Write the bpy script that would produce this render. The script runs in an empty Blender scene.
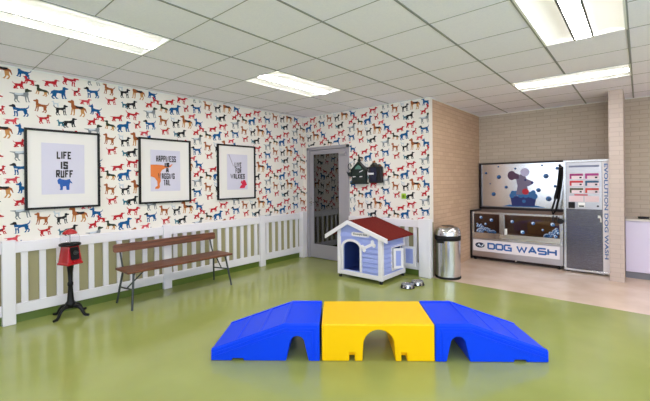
import bpy, math, random
from mathutils import Vector, Matrix
random.seed(7)
scene = bpy.context.scene
COL = scene.collection
PI = math.pi

# ------------------------------------------------------------------ materials
def lin(c):
    c = c / 255.0
    return c / 12.92 if c <= 0.04045 else ((c + 0.055) / 1.055) ** 2.4
def rgb(r, g, b): return (lin(r), lin(g), lin(b), 1.0)

MATS = {}
def mat(name, col, rough=0.5, metal=0.0, spec=0.5, coat=0.0, emit=None, strength=0.0):
    if name in MATS: return MATS[name]
    m = bpy.data.materials.new(name); m.use_nodes = True
    b = m.node_tree.nodes['Principled BSDF']
    b.inputs['Base Color'].default_value = rgb(*col)
    b.inputs['Roughness'].default_value = rough
    b.inputs['Metallic'].default_value = metal
    b.inputs['Specular IOR Level'].default_value = spec
    b.inputs['Coat Weight'].default_value = coat
    b.inputs['Coat Roughness'].default_value = 0.08
    if emit:
        b.inputs['Emission Color'].default_value = rgb(*emit)
        b.inputs['Emission Strength'].default_value = strength
    MATS[name] = m
    return m

def nodes(m):
    nt = m.node_tree
    return nt, nt.nodes, nt.links, nt.nodes['Principled BSDF']

def noise_mix(m, c1, c2, scale, detail=4, stretch=(1, 1, 1), bump=0.0, lo=0.3, hi=0.7, rough=None):
    """vary the base colour between two tones with object-space noise"""
    nt, N, L, b = nodes(m)
    tc = N.new('ShaderNodeTexCoord'); mp = N.new('ShaderNodeMapping'); mp.inputs['Scale'].default_value = stretch
    nz = N.new('ShaderNodeTexNoise'); nz.inputs['Scale'].default_value = scale; nz.inputs['Detail'].default_value = detail
    rp = N.new('ShaderNodeValToRGB')
    rp.color_ramp.elements[0].position = lo; rp.color_ramp.elements[0].color = rgb(*c1)
    rp.color_ramp.elements[1].position = hi; rp.color_ramp.elements[1].color = rgb(*c2)
    L.new(tc.outputs['Object'], mp.inputs['Vector']); L.new(mp.outputs['Vector'], nz.inputs['Vector'])
    L.new(nz.outputs['Fac'], rp.inputs['Fac']); L.new(rp.outputs['Color'], b.inputs['Base Color'])
    if bump:
        bp = N.new('ShaderNodeBump'); bp.inputs['Strength'].default_value = bump; bp.inputs['Distance'].default_value = 0.002
        L.new(nz.outputs['Fac'], bp.inputs['Height']); L.new(bp.outputs['Normal'], b.inputs['Normal'])
    if rough:
        mr = N.new('ShaderNodeMapRange'); mr.inputs['To Min'].default_value = rough[0]; mr.inputs['To Max'].default_value = rough[1]
        L.new(nz.outputs['Fac'], mr.inputs['Value']); L.new(mr.outputs['Result'], b.inputs['Roughness'])
    return m

def brick_mat(name, c1, c2, mortar, axis):
    m = mat(name, c1, 0.75, spec=0.3)
    nt, N, L, b = nodes(m)
    tc = N.new('ShaderNodeTexCoord'); sp = N.new('ShaderNodeSeparateXYZ'); cb = N.new('ShaderNodeCombineXYZ')
    L.new(tc.outputs['Object'], sp.inputs[0])
    L.new(sp.outputs['Y' if axis == 'X' else 'X'], cb.inputs['X']); L.new(sp.outputs['Z'], cb.inputs['Y'])
    br = N.new('ShaderNodeTexBrick')
    br.inputs['Color1'].default_value = rgb(*c1); br.inputs['Color2'].default_value = rgb(*c2)
    br.inputs['Mortar'].default_value = rgb(*mortar)
    br.inputs['Scale'].default_value = 1.0; br.inputs['Brick Width'].default_value = 0.215
    br.inputs['Row Height'].default_value = 0.066; br.inputs['Mortar Size'].default_value = 0.005
    br.inputs['Bias'].default_value = 0.0
    L.new(cb.outputs[0], br.inputs['Vector']); L.new(br.outputs['Color'], b.inputs['Base Color'])
    bp = N.new('ShaderNodeBump'); bp.inputs['Strength'].default_value = 0.12; bp.inputs['Distance'].default_value = 0.004
    bp.invert = True
    L.new(br.outputs['Fac'], bp.inputs['Height']); L.new(bp.outputs['Normal'], b.inputs['Normal'])
    return m

def glass_mat(name, tint, refl_rough=0.02, ior=1.5):
    m = bpy.data.materials.new(name); m.use_nodes = True
    nt = m.node_tree; N = nt.nodes; L = nt.links
    for n in list(N): N.remove(n)
    out = N.new('ShaderNodeOutputMaterial'); mx = N.new('ShaderNodeMixShader'); lw = N.new('ShaderNodeLayerWeight'); lw.inputs['Blend'].default_value = 0.5
    f0 = ((ior - 1) / (ior + 1)) ** 2
    pw = N.new('ShaderNodeMath'); pw.operation = 'POWER'; pw.inputs[1].default_value = 5.0
    fr = N.new('ShaderNodeMapRange'); fr.inputs['To Min'].default_value = f0; fr.inputs['To Max'].default_value = 1.0
    L.new(lw.outputs['Facing'], pw.inputs[0]); L.new(pw.outputs[0], fr.inputs['Value'])
    tr = N.new('ShaderNodeBsdfTransparent'); tr.inputs['Color'].default_value = rgb(*tint)
    gl = N.new('ShaderNodeBsdfGlossy'); gl.inputs['Roughness'].default_value = refl_rough
    L.new(fr.outputs[0], mx.inputs[0]); L.new(tr.outputs[0], mx.inputs[1]); L.new(gl.outputs[0], mx.inputs[2])
    L.new(mx.outputs[0], out.inputs[0])
    MATS[name] = m
    return m

paper = mat('wallpaper_cream', (236, 229, 222), 0.75, spec=0.2)
DOGCOL = {
    'brown': mat('ink_brown', (158, 88, 46), 0.8, spec=0.2), 'tan': mat('ink_tan', (196, 140, 84), 0.8, spec=0.2),
    'blue': mat('ink_blue', (22, 84, 138), 0.8, spec=0.2), 'red': mat('ink_red', (186, 34, 44), 0.8, spec=0.2),
    'pink': mat('ink_rose', (206, 74, 84), 0.8, spec=0.2), 'black': mat('ink_black', (34, 34, 38), 0.8, spec=0.2),
    'grey': mat('ink_grey', (128, 132, 136), 0.8, spec=0.2), 'olive': mat('ink_dark_green', (52, 58, 44), 0.8, spec=0.2),
    'teal': mat('ink_teal', (52, 110, 128), 0.8, spec=0.2), 'pale': mat('ink_pale_blue', (198, 204, 212), 0.8, spec=0.2),
    'white': mat('ink_white', (246, 244, 238), 0.8, spec=0.2),
}
DOGKEYS = list(DOGCOL)
white_paint = mat('white_painted_wood', (234, 230, 236), 0.4)
khaki = mat('khaki_wall_paint', (158, 150, 112), 0.45)
green_floor = mat('green_resin_floor', (128, 142, 52), 0.16, spec=0.5)
noise_mix(green_floor, (146, 154, 82), (157, 164, 92), 1.6, 3, rough=(0.12, 0.2))
tan_floor = mat('tan_floor_tile', (214, 190, 164), 0.22)
noise_mix(tan_floor, (212, 188, 168), (226, 204, 188), 3.0, 5, rough=(0.16, 0.26))
green_cove = mat('green_cove', (92, 112, 44), 0.3)
ceil_tile = mat('ceiling_tile_white', (222, 223, 224), 0.9, spec=0.1)
noise_mix(ceil_tile, (240, 237, 252), (246, 243, 255), 90, 2)
tee_dark = mat('ceiling_tee_grey', (140, 142, 144), 0.6)
brick_side = brick_mat('tan_brick_side', (202, 172, 146), (193, 162, 136), (181, 152, 128), 'X')
brick_back = brick_mat('tan_brick_back', (192, 178, 163), (183, 169, 154), (172, 158, 143), 'Y')
brick_col = brick_mat('pale_tile_column', (196, 180, 172), (190, 174, 166), (182, 166, 158), 'Y')
plain_wall = mat('plain_cream_wall', (232, 228, 218), 0.7)
grey_frame = mat('grey_door_metal', (158, 153, 160), 0.4)
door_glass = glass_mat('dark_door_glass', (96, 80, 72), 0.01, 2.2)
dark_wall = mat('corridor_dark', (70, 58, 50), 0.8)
black_wood = mat('black_frame', (12, 10, 10), 0.4, spec=0.3)
mat_board = mat('white_mat_board', (230, 225, 222), 0.7)
print_paper = mat('lavender_print_paper', (208, 204, 222), 0.6)
ink = mat('print_ink_black', (38, 34, 38), 0.7)
print_blue = mat('print_blue', (34, 88, 170), 0.7); print_orange = mat('print_orange', (224, 122, 58), 0.7)
print_crimson = mat('print_crimson', (206, 28, 66), 0.7); print_grey = mat('print_leash_grey', (150, 140, 150), 0.7)
wood = mat('brown_bench_wood', (112, 62, 40), 0.4)
noise_mix(wood, (70, 36, 22), (130, 76, 48), 5, 6, (9, 0.7, 9), bump=0.15)
iron = mat('grey_iron', (72, 76, 76), 0.45, 0.6)
cast_black = mat('black_cast_iron', (9, 9, 11), 0.4, spec=0.3)
red_enamel = mat('red_enamel', (176, 12, 24), 0.22, coat=0.5)
clear_plastic = glass_mat('clear_globe', (250, 250, 252), 0.03, 1.16)
blue_plastic = mat('blue_plastic', (0, 66, 236), 0.38, spec=0.22)
yellow_plastic = mat('yellow_plastic', (250, 196, 0), 0.4, spec=0.25)
dh_blue = mat('lavender_blue_boards', (156, 168, 228), 0.5)
dh_red = mat('red_brown_roofing', (128, 46, 36), 0.85, spec=0.2)
noise_mix(dh_red, (96, 20, 14), (122, 34, 26), 60, 4, bump=0.3)
dh_shade = mat('shaded_blue_inside', (52, 76, 150), 0.6)  # lavender boards with the interior shade put into the colour
black_rubber = mat('black_rubber', (12, 12, 14), 0.6, spec=.3)
steel = mat('stainless_steel', (206, 204, 204), 0.25, 1.0)
brushed = mat('brushed_steel_dark_reflect', (186, 184, 186), 0.33, 1.0)
noise_mix(brushed, (98, 95, 102), (122, 119, 126), 14, 4, (1, 1, 60), rough=(0.2, 0.32))  # dark reflection of the room put into the steel's base colour
brushed_light = mat('light_brushed_steel', (186, 182, 184), 0.33, 1.0)
noise_mix(brushed_light, (176, 172, 176), (198, 194, 198), 14, 4, (1, 1, 60), rough=(0.26, 0.4))  # lighter copy of the steel, no dark reflection painted in
splash = mat('splash_stainless', (220, 218, 220), 0.2, 1.0)
dark_steel = mat('dark_steel_trim', (58, 52, 52), 0.35, 0.8)
tub_dark = mat('tub_inside_dark', (158, 132, 118), 0.35, 0.4)
tub_glass = glass_mat('tub_glass', (206, 196, 192), 0.02, 1.5)
sign_white = mat('sign_white', (236, 232, 238), 0.35)
sign_blue = mat('sign_blue', (30, 92, 168), 0.4)
sign_navy = mat('sign_navy', (22, 40, 74), 0.4)
bub_blue = mat('bubble_blue', (44, 104, 168), 0.35); bub_light = mat('bubble_light', (224, 236, 250), 0.3)
bub_dark = mat('bubble_dark_blue', (30, 60, 104), 0.35)
art_grey = mat('art_mauve_grey', (122, 112, 140), 0.5); art_plum = mat('art_plum', (84, 52, 84), 0.5)
art_crimson = mat('art_red', (190, 28, 52), 0.5); art_navy = mat('art_navy', (32, 44, 112), 0.5); art_light = mat('art_pale_violet', (190, 186, 222), 0.5)
lime = mat('lime_plastic', (158, 196, 40), 0.4)
green_iron = mat('dark_green_cast_metal', (8, 28, 22), 0.35, spec=0.5)
navy_black = mat('black_blue_enamel', (12, 10, 16), 0.28, spec=0.5)
lam_white = mat('white_louvre', (240, 240, 238), 0.5)
lam_grey = mat('louvre_rib_grey', (84, 84, 84), 0.5)
emit_soft = mat('lamp_reflector', (240, 240, 238), 0.5, emit=(255, 249, 247), strength=0.04)
emit = mat('lamp_diffuser', (255, 255, 255), 0.5, emit=(255, 249, 247), strength=23.0)
cab_white = mat('white_cabinet_panel', (214, 206, 230), 0.35)
counter = mat('pale_countertop', (212, 206, 202), 0.3)

# ------------------------------------------------------------------ mesh builder
ORIGIN = {}
class MB:
    def __init__(s): s.v = []; s.f = []; s.mi = []; s.sm = []
    def add(s, vs, fs, mi=0, smooth=False):
        k = len(s.v); s.v += [tuple(p) for p in vs]
        for f in fs: s.f.append([i + k for i in f]); s.mi.append(mi); s.sm.append(smooth)
        return s
    def box(s, x0, x1, y0, y1, z0, z1, mi=0):
        vs = [(x, y, z) for z in (z0, z1) for y in (y0, y1) for x in (x0, x1)]
        return s.add(vs, [(0, 2, 3, 1), (4, 5, 7, 6), (0, 1, 5, 4), (2, 6, 7, 3), (0, 4, 6, 2), (1, 3, 7, 5)], mi)
    def obox(s, c, ax, ay, az, mi=0):
        """box from centre and three half-axis vectors"""
        c, ax, ay, az = map(Vector, (c, ax, ay, az))
        vs = [c + ax * i + ay * j + az * k for k in (-1, 1) for j in (-1, 1) for i in (-1, 1)]
        return s.add(vs, [(0, 2, 3, 1), (4, 5, 7, 6), (0, 1, 5, 4), (2, 6, 7, 3), (0, 4, 6, 2), (1, 3, 7, 5)], mi)
    def quad(s, a, b, c, d, mi=0): return s.add([a, b, c, d], [(0, 1, 2, 3)], mi)
    def poly(s, pts, mi=0): return s.add(pts, [tuple(range(len(pts)))], mi)
    def prism(s, pts, fn, d0, d1, mi=0):
        """extrude a 2-D polygon; fn(u, v, d) -> 3-D point"""
        n = len(pts)
        vs = [fn(u, v, d0) for u, v in pts] + [fn(u, v, d1) for u, v in pts]
        fs = [tuple(range(n)), tuple(range(2 * n - 1, n - 1, -1))]
        fs += [((i + 1) % n, i, n + i, n + (i + 1) % n) for i in range(n)]
        return s.add(vs, fs, mi)
    def tube(s, pts, r, n=8, mi=0, closed=False):
        pts = [Vector(p) for p in pts]; rs = r if isinstance(r, (list, tuple)) else [r] * len(pts)
        vs = []; fs = []; m = len(pts); up = Vector((0, 0, 1))
        prev = None
        for i, p in enumerate(pts):
            a = pts[i - 1] if (i > 0 or closed) else p; b = pts[(i + 1) % m] if (i < m - 1 or closed) else p
            t = (b - a).normalized()
            if prev is None:
                ref = up if abs(t.z) < 0.9 else Vector((1, 0, 0)); x = t.cross(ref).normalized()
            else: x = (prev - t * prev.dot(t)).normalized()
            prev = x; y = t.cross(x)
            for k in range(n):
                an = 2 * PI * k / n; vs.append(p + (x * math.cos(an) + y * math.sin(an)) * rs[i])
        for i in range(m if closed else m - 1):
            j = (i + 1) % m
            for k in range(n): fs.append((i * n + k, i * n + (k + 1) % n, j * n + (k + 1) % n, j * n + k))
        s.add(vs, fs, mi, True)
        if not closed:
            s.add(vs[:n], [tuple(range(n - 1, -1, -1))], mi); s.add(vs[-n:], [tuple(range(n))], mi)
        return s
    def lathe(s, prof, c=(0, 0, 0), n=28, mi=0, sx=1, sy=1, rot=0.0, smooth=True):
        """profile of (radius, z)"""
        vs = []; fs = []; m = len(prof)
        for r, z in prof:
            for k in range(n):
                a = 2 * PI * k / n + rot; vs.append((c[0] + r * sx * math.cos(a), c[1] + r * sy * math.sin(a), c[2] + z))
        for i in range(m - 1):
            for k in range(n): fs.append((i * n + k, i * n + (k + 1) % n, (i + 1) * n + (k + 1) % n, (i + 1) * n + k))
        s.add(vs, fs, mi, smooth)
        if prof[0][0] > 1e-4: s.add(vs[:n], [tuple(range(n - 1, -1, -1))], mi)
        if prof[-1][0] > 1e-4: s.add(vs[-n:], [tuple(range(n))], mi)
        return s
    def disc(s, fn, u, v, r, d, mi=0, n=14, ru=None):
        return s.poly([fn(u + (ru or r) * math.cos(2 * PI * k / n), v + r * math.sin(2 * PI * k / n), d) for k in range(n)], mi)
    def build(s, name, mats, parent=None, bevel=0.0, seg=2, world=True, fixn=True):
        if not isinstance(mats, (list, tuple)): mats = [mats]
        off = Vector(ORIGIN.get(parent.as_pointer(), (0, 0, 0))) if (parent and world) else Vector((0, 0, 0))
        me = bpy.data.meshes.new(name)
        me.from_pydata([tuple(Vector(p) - off) for p in s.v], [], s.f)
        for m in mats: me.materials.append(m)
        for i, p in enumerate(me.polygons): p.material_index = s.mi[i]; p.use_smooth = s.sm[i]
        me.validate(); me.update()
        o = bpy.data.objects.new(name, me); COL.objects.link(o)
        if parent: o.parent = parent; ORIGIN[o.as_pointer()] = tuple(off)
        if bevel:
            b = o.modifiers.new('edge', 'BEVEL'); b.width = bevel; b.segments = seg; b.limit_method = 'ANGLE'; b.angle_limit = 0.6
        return o

def tag(o, label, cat, group=None):
    o['label'] = label; o['category'] = cat
    if group: o['group'] = group
    return o
def struct(o): o['kind'] = 'structure'; return o
def thing(name, loc, label, cat, group=None, rotz=0.0):
    o = bpy.data.objects.new(name, None); COL.objects.link(o); o.location = loc; o.rotation_euler = (0, 0, rotz)
    o.empty_display_size = 0.1; ORIGIN[o.as_pointer()] = tuple(loc)
    return tag(o, label, cat, group)
def dup(root, loc, label, group=None):
    r = root.copy(); COL.objects.link(r); r.location = loc; r['label'] = label
    if group: r['group'] = group
    for ch in list(root.children):
        c = ch.copy(); COL.objects.link(c); c.parent = r
        for g in list(ch.children):
            d = g.copy(); COL.objects.link(d); d.parent = c
    return r

def text_mesh(txt, bold=0.0):
    """letters as flat polygons in a unit box: returns verts (u,v in 0..1) and faces"""
    cu = bpy.data.curves.new('tmp_text', 'FONT'); cu.body = txt; cu.offset = bold; cu.resolution_u = 3
    o = bpy.data.objects.new('tmp_text', cu); COL.objects.link(o)
    dg = bpy.context.evaluated_depsgraph_get(); ev = o.evaluated_get(dg); me = ev.to_mesh()
    vs = [(v.co.x, v.co.y) for v in me.vertices]; fs = [tuple(p.vertices) for p in me.polygons]
    ev.to_mesh_clear(); bpy.data.objects.remove(o); bpy.data.curves.remove(cu)
    x0 = min(v[0] for v in vs); x1 = max(v[0] for v in vs); y0 = min(v[1] for v in vs); y1 = max(v[1] for v in vs)
    return [((x - x0) / (x1 - x0), (y - y0) / (y1 - y0)) for x, y in vs], fs
def put_text(mb, txt, fn, u0, u1, v0, v1, d, mi=0, bold=0.02):
    vs, fs = text_mesh(txt, bold)
    mb.add([fn(u0 + a * (u1 - u0), v0 + b * (v1 - v0), d) for a, b in vs], fs, mi)

# surfaces: (u to the right, v up, d out of the surface)
WX, BY, SX, WY = -5.017, 5.195, -2.393, 7.45
CE = 2.705
def on_left(u, v, d): return (WX + d, u, v)
def on_back(u, v, d): return (u, BY - d, v)

# ------------------------------------------------------------------ wallpaper dogs
def dog(kind):
    """list of (polygon, colour); metres, origin at the middle; heads face left unless flipped"""
    P = []
    def base(c, L, H, leg, face=-1, tail='up', ear=1, white=None, neck=0.35, head=1.0, saddle=None, legc=None, headc=None, lt=0.1):
        # body between x=-L/2..L/2; ground z=0; top = H
        bl = L * 0.66; x0 = -bl * 0.5; x1 = bl * 0.5; top = H * (0.98 - neck); bot = leg * .88 + .14 * (top - leg)
        f = lambda pts: [(-face * -1 * x if False else (x if face < 0 else -x), z) for x, z in pts]
        lw = L * lt; lc = legc or c
        ft = lw * .8
        for xx, sl in ((x0 + bl * .02, -.1 * lw), (x0 + bl * .14, .5 * lw)):        # front legs
            P.append((f([(xx - lw * .1, bot + H * .1), (xx + sl, 0.014), (xx + sl - ft * .7, 0), (xx + sl + ft * .6, 0), (xx + sl + ft * .75, bot * .45), (xx + lw * 1.0, bot + H * .12)]), lc))
        for xx, sl in ((x1 - bl * .24, -.15 * lw), (x1 - bl * .16, .9 * lw)):       # hind legs with thigh and hock
            P.append((f([(xx - lw * .35, bot + H * .13), (xx + lw * .2, bot * .6), (xx + sl + lw * .55, bot * .42), (xx + sl, 0.012), (xx + sl - ft * .6, 0), (xx + sl + ft * .7, 0), (xx + sl + lw * 1.15, bot * .42), (xx + lw * 1.35, bot * .85), (xx + lw * 1.5, bot + H * .16)]), lc))
        P.append((f([(x0 - bl * .03, top * .82), (x0 + bl * .02, bot + (top - bot) * .15), (x0 + bl * .2, bot - (top - bot) * .05), (x0 + bl * .55, bot + (top - bot) * .22), (x1 - bl * .22, bot + (top - bot) * .16), (x1 - bl * .02, bot + (top - bot) * .3), (x1 + bl * .03, top * .86), (x1 - bl * .08, top * 1.0), (x0 + bl * .5, top * .95), (x0 + bl * .1, top * 1.03)]), c))
        hc = headc or c
        hx = x0 - L * 0.03; hz = H * 0.86; hl = L * 0.15 * head; hh = H * 0.13 * head
        P.append((f([(x0 + bl * .2, top), (x0 - bl * .03, top * .72), (hx - hl * .1, hz - hh * .6), (hx + hl * .8, hz + hh * .6)]), c))
        P.append((f([(hx - hl * 1.25, hz - hh * .55), (hx - hl * 1.3, hz + hh * .05), (hx - hl * .35, hz + hh * .55), (hx - hl * .1, hz + hh * 1.05), (hx + hl * .55, hz + hh * .95), (hx + hl * .85, hz), (hx + hl * .3, hz - hh * .8), (hx - hl * .5, hz - hh * .75)]), hc))
        if ear == 1: P.append((f([(hx + hl * .1, hz + hh * .9), (hx + hl * .75, hz + hh * .8), (hx + hl * 1.0, hz - hh * .9), (hx + hl * .45, hz - hh * 1.0)]), hc))
        else: P.append((f([(hx - hl * .05, hz + hh * .8), (hx + hl * .15, hz + hh * 2.0), (hx + hl * .6, hz + hh * .8)]), hc))
        tz = top * .97
        if tail == 'up': T = [(x1 - bl * .06, tz), (x1 + L * .09, tz + H * .1), (x1 + L * .14, tz + H * .26), (x1 + L * .17, tz + H * .25), (x1 + L * .13, tz + H * .05), (x1 + bl * .0, tz - H * .1)]
        elif tail == 'down': T = [(x1 - bl * .06, tz), (x1 + L * .1, tz - H * .08), (x1 + L * .18, tz - H * .34), (x1 + L * .15, tz - H * .36), (x1 + L * .06, tz - H * .2), (x1 - bl * .02, tz - H * .14)]
        else: T = [(x1 - bl * .06, tz), (x1 + L * .2, tz + H * .05), (x1 + L * .2, tz + H * .01), (x1, tz - H * .09)]
        P.append((f(T), c))
        if saddle: P.append((f([(x0 + bl * .3, top * .99), (x0 + bl * .34, top * .8), (x0 + bl * .7, top * .74), (x1 - bl * .05, top * .84), (x1 - bl * .08, top * 1.0), (x0 + bl * .5, top * .95)]), saddle))
        if white: P.append((f([(x0 + bl * .0, top * .74), (x0 + bl * .06, bot + (top - bot) * .12), (x0 + bl * .22, bot + (top - bot) * .06), (x0 + bl * .24, top * .7)]), white))
    k = kind
    if k == 'hound': base('brown', .215, .2, .088, -1, 'down', saddle='black', neck=.3, legc='tan')
    elif k == 'terrier': base('blue', .15, .125, .035, -1, 'up', 2, neck=.28, head=1.2, lt=.13)
    elif k == 'dachs': base('red', .175, .09, .022, 1, 'out', 1, neck=.22, head=.95, lt=.11)
    elif k == 'roset': base('pink', .14, .078, .02, 1, 'out', 1, neck=.22, lt=.13)
    elif k == 'pointer': base('blue', .185, .145, .06, -1, 'up', 1, white='white', headc='black', neck=.26)
    elif k == 'sit': base('red', .1, .105, .03, 1, 'up', 1, white='white', saddle='black', neck=.3, lt=.14)
    elif k == 'foxhound': base('red', .185, .125, .055, 1, 'up', 1, white='white', neck=.24)
    elif k == 'lab': base('blue', .195, .155, .062, 1, 'down', 1, headc='blue', neck=.24, lt=.13)
    elif k == 'spaniel': base('olive', .155, .12, .042, -1, 'down', 1, legc='tan', neck=.3)
    elif k == 'cocker': base('red', .125, .09, .03, -1, 'out', 1, white='pink', neck=.26, lt=.13)
    elif k == 'scottie': base('red', .115, .085, .018, 1, 'up', 2, neck=.22, head=1.25, lt=.16)
    elif k == 'dalmatian': base('grey', .205, .165, .068, 1, 'out', 1, saddle='pale', headc='olive', neck=.28, lt=.08)
    elif k == 'boxer': base('brown', .155, .15, .062, -1, 'up', 1, white='tan', neck=.3)
    elif k == 'collie': base('black', .15, .135, .06, 1, 'up', 1, white='white', neck=.24)
    elif k == 'setter': base('black', .17, .12, .045, 1, 'down', 1, neck=.24, lt=.12)
    elif k == 'pup': base('pale', .08, .075, .03, -1, 'up', 1, neck=.28)
    elif k == 'tealpup': base('teal', .08, .08, .02, -1, 'up', 2, neck=.26, lt=.16)
    elif k == 'beagle': base('red', .145, .11, .045, 1, 'up', 1, white='white', headc='brown', neck=.24)
    zs = [z for pl, c in P for x, z in pl]; mz = (min(zs) + max(zs)) / 2
    tl = {'hound': 5, 'terrier': 9, 'dachs': 7, 'roset': 4, 'pointer': -4, 'sit': 14, 'foxhound': -5, 'lab': 8, 'spaniel': 12, 'cocker': 13, 'scottie': 9, 'dalmatian': 9, 'boxer': 8, 'collie': 7, 'setter': 10, 'beagle': 9}.get(k, 0)
    an = math.radians(tl) * (1 if k in ('dachs', 'roset', 'sit', 'foxhound', 'lab', 'scottie', 'dalmatian', 'collie', 'setter', 'beagle') else -1)
    ca, sa = math.cos(an) * .88, math.sin(an) * .88
    return [([(x * ca - (z - mz) * sa, x * sa + (z - mz) * ca) for x, z in pl], c) for pl, c in P]

CELL = [('hound', 0, 0), ('terrier', .185, .012), ('roset', .08, .095), ('pointer', .155, .215), ('sit', -.008, .195), ('foxhound', -.077, -.312),
        ('lab', -.18, .153), ('spaniel', -.34, .15), ('dachs', -.256, .252), ('cocker', -.45, .237), ('scottie', -.54, .18), ('dalmatian', -.52, .066),
        ('boxer', -.349, -.023), ('collie', -.165, -.04), ('pup', -.215, .022), ('beagle', -.321, -.163), ('setter', -.085, -.177), ('tealpup', -.17, -.185)]
CACHE = {k: dog(k) for k, _, _ in CELL}
def clip(poly, a, b, c):
    """keep the part where a*x+b*z <= c"""
    out = []
    for i, p in enumerate(poly):
        q = poly[(i + 1) % len(poly)]; dp = a * p[0] + b * p[1] - c; dq = a * q[0] + b * q[1] - c
        if dp <= 0: out.append(p)
        if (dp < 0 < dq) or (dq < 0 < dp):
            t = dp / (dp - dq); out.append((p[0] + (q[0] - p[0]) * t, p[1] + (q[1] - p[1]) * t))
    return out
def paper_dogs(mb, fn, u0, u1, v0, v1, anchor, keep=None):
    cw, ch = 0.685, 0.622
    for ci in range(int((u0 - anchor[0]) / cw) - 2, int((u1 - anchor[0]) / cw) + 3):
        for ri in range(-7, 4):
            cu = anchor[0] + ci * cw; cv = anchor[1] + ri * ch + (ch / 2 if ci % 2 else 0)
            for kind, du, dv in CELL:
                u = cu + du; v = cv + dv
                if u < u0 - .12 or u > u1 + .12 or v < v0 - .1 or v > v1 + .1: continue
                layer = 0
                for pl, c in CACHE[kind]:
                    layer += 1
                    q = [(u + x, v + z) for x, z in pl]
                    for cl in ((-1, 0, -u0), (1, 0, u1), (0, -1, -v0), (0, 1, v1)):
                        q = clip(q, *cl)
                        if len(q) < 3: break
                    if len(q) < 3: continue
                    if keep and not keep(q): continue
                    mb.poly([fn(a, b, 0.0004 + 0.00012 * layer) for a, b in q], 2 + DOGKEYS.index(c))

PAPER_MATS = [paper, khaki] + [DOGCOL[k] for k in DOGKEYS]

# ------------------------------------------------------------------ room shell
RX, FY = 2.6, -2.3          # right wall and the wall behind the camera
m = MB(); m.box(WX - .1, RX + .1, FY - .1, BY + .005, -.1, 0); m.box(WX - .1, SX - .1, BY + .005, BY + 1.5, -.1, 0)
struct(m.build('floor', green_floor))
m = MB(); m.box(SX - .1, RX + .1, BY + .005, WY + .1, -.1, 0); struct(m.build('floor_back', tan_floor))

m = MB(); m.box(WX - .12, WX, FY, BY + .12, .82, CE + .1); m.box(WX - .12, WX, FY, BY + .12, 0, .82, 1)
paper_dogs(m, on_left, FY + .05, BY, .855, CE, (1.389, 2.344)); struct(m.build('wall_left', PAPER_MATS))
m = MB(); m.box(WX, WX + .012, FY, BY - .02, 0, .085); struct(m.build('baseboard_left', green_cove))

DX0, DX1, DZ = -4.897, -3.889, 2.108
m = MB(); m.box(WX, DX0, BY, BY + .12, 0, CE + .1); m.box(DX0, DX1, BY, BY + .12, DZ, CE + .1)
m.box(DX1, SX, BY, BY + .12, .82, CE + .1); m.box(DX1, SX, BY, BY + .12, 0, .82, 1)
def off_door(q):
    xs = [p[0] for p in q]; zs = [p[1] for p in q]
    return not (min(zs) < DZ and max(xs) > DX0 and min(xs) < DX1)
paper_dogs(m, on_back, WX, SX, .855, CE, (-2.625, 2.64), off_door); struct(m.build('wall_back', PAPER_MATS))
m = MB(); m.box(DX1, SX, BY - .012, BY, 0, .085); struct(m.build('baseboard_back', green_cove))

m = MB(); m.box(SX - .1, SX, BY + .12, WY + .1, 0, CE + .1); struct(m.build('wall_side', brick_side))
m = MB(); m.box(SX - .1, RX, WY, WY + .12, 0, CE + .1); struct(m.build('wall_wash', brick_back))
m = MB(); m.box(-.335, -.172, 6.59, WY, 0, CE); struct(m.build('column', brick_col))
# unseen windows added to light the room: in the right wall and in the wall behind the camera
W0, W1, Z0, Z1 = .1, 2.3, .45, 2.45; V0, V1 = -1.9, 3.9
m = MB(); m.box(RX, RX + .12, FY, V0, 0, CE + .1); m.box(RX, RX + .12, V1, WY + .12, 0, CE + .1); m.box(RX, RX + .12, V0, V1, 0, Z0); m.box(RX, RX + .12, V0, V1, Z1, CE + .1)
struct(m.build('wall_right', plain_wall))
m = MB(); U0, U1 = -3.5, -1.9
m.box(WX - .12, U0, FY - .12, FY, 0, CE + .1); m.box(U1, W0, FY - .12, FY, 0, CE + .1); m.box(U0, U1, FY - .12, FY, 0, .9); m.box(U0, U1, FY - .12, FY, Z1, CE + .1); m.box(W1, RX + .12, FY - .12, FY, 0, CE + .1)
m.box(W0, W1, FY - .12, FY, 0, Z0); m.box(W0, W1, FY - .12, FY, Z1, CE + .1); struct(m.build('wall_front', mat('taupe_wall', (176, 168, 162), .7)))
clear = glass_mat('window_glass', (245, 248, 248), 0.01, 1.45)
m = MB()
for k in range(3): x = W0 + (W1 - W0) * k / 2; m.box(x - .03, x + .03, FY - .09, FY - .03, Z0, Z1)
m.box(W0, W1, FY - .09, FY - .03, Z0, Z0 + .05); m.box(W0, W1, FY - .09, FY - .03, Z1 - .05, Z1)
wf = struct(m.build('added_window_1', white_paint))
m = MB(); m.box(W0, W1, FY - .063, FY - .057, Z0, Z1); struct(m.build('added_window_pane', clear, wf))
m = MB()
for k in range(5): y = V0 + (V1 - V0) * k / 4; m.box(RX + .03, RX + .09, y - .03, y + .03, Z0, Z1)
m.box(RX + .03, RX + .09, V0, V1, Z0, Z0 + .05); m.box(RX + .03, RX + .09, V0, V1, Z1 - .05, Z1)
wf = struct(m.build('added_window_2', white_paint))
m = MB()
for x in (U0 + .03, (U0 + U1) / 2, U1 - .03): m.box(x - .03, x + .03, FY - .09, FY - .03, .9, Z1)
m.box(U0, U1, FY - .09, FY - .03, .9, .95); m.box(U0, U1, FY - .09, FY - .03, Z1 - .05, Z1)
w3 = struct(m.build('added_window_3', white_paint))
m = MB(); m.box(U0, U1, FY - .063, FY - .057, .9, Z1); struct(m.build('added_window_pane', clear, w3))
m = MB(); m.box(RX + .057, RX + .063, V0, V1, Z0, Z1); struct(m.build('added_window_pane', clear, wf))
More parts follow.
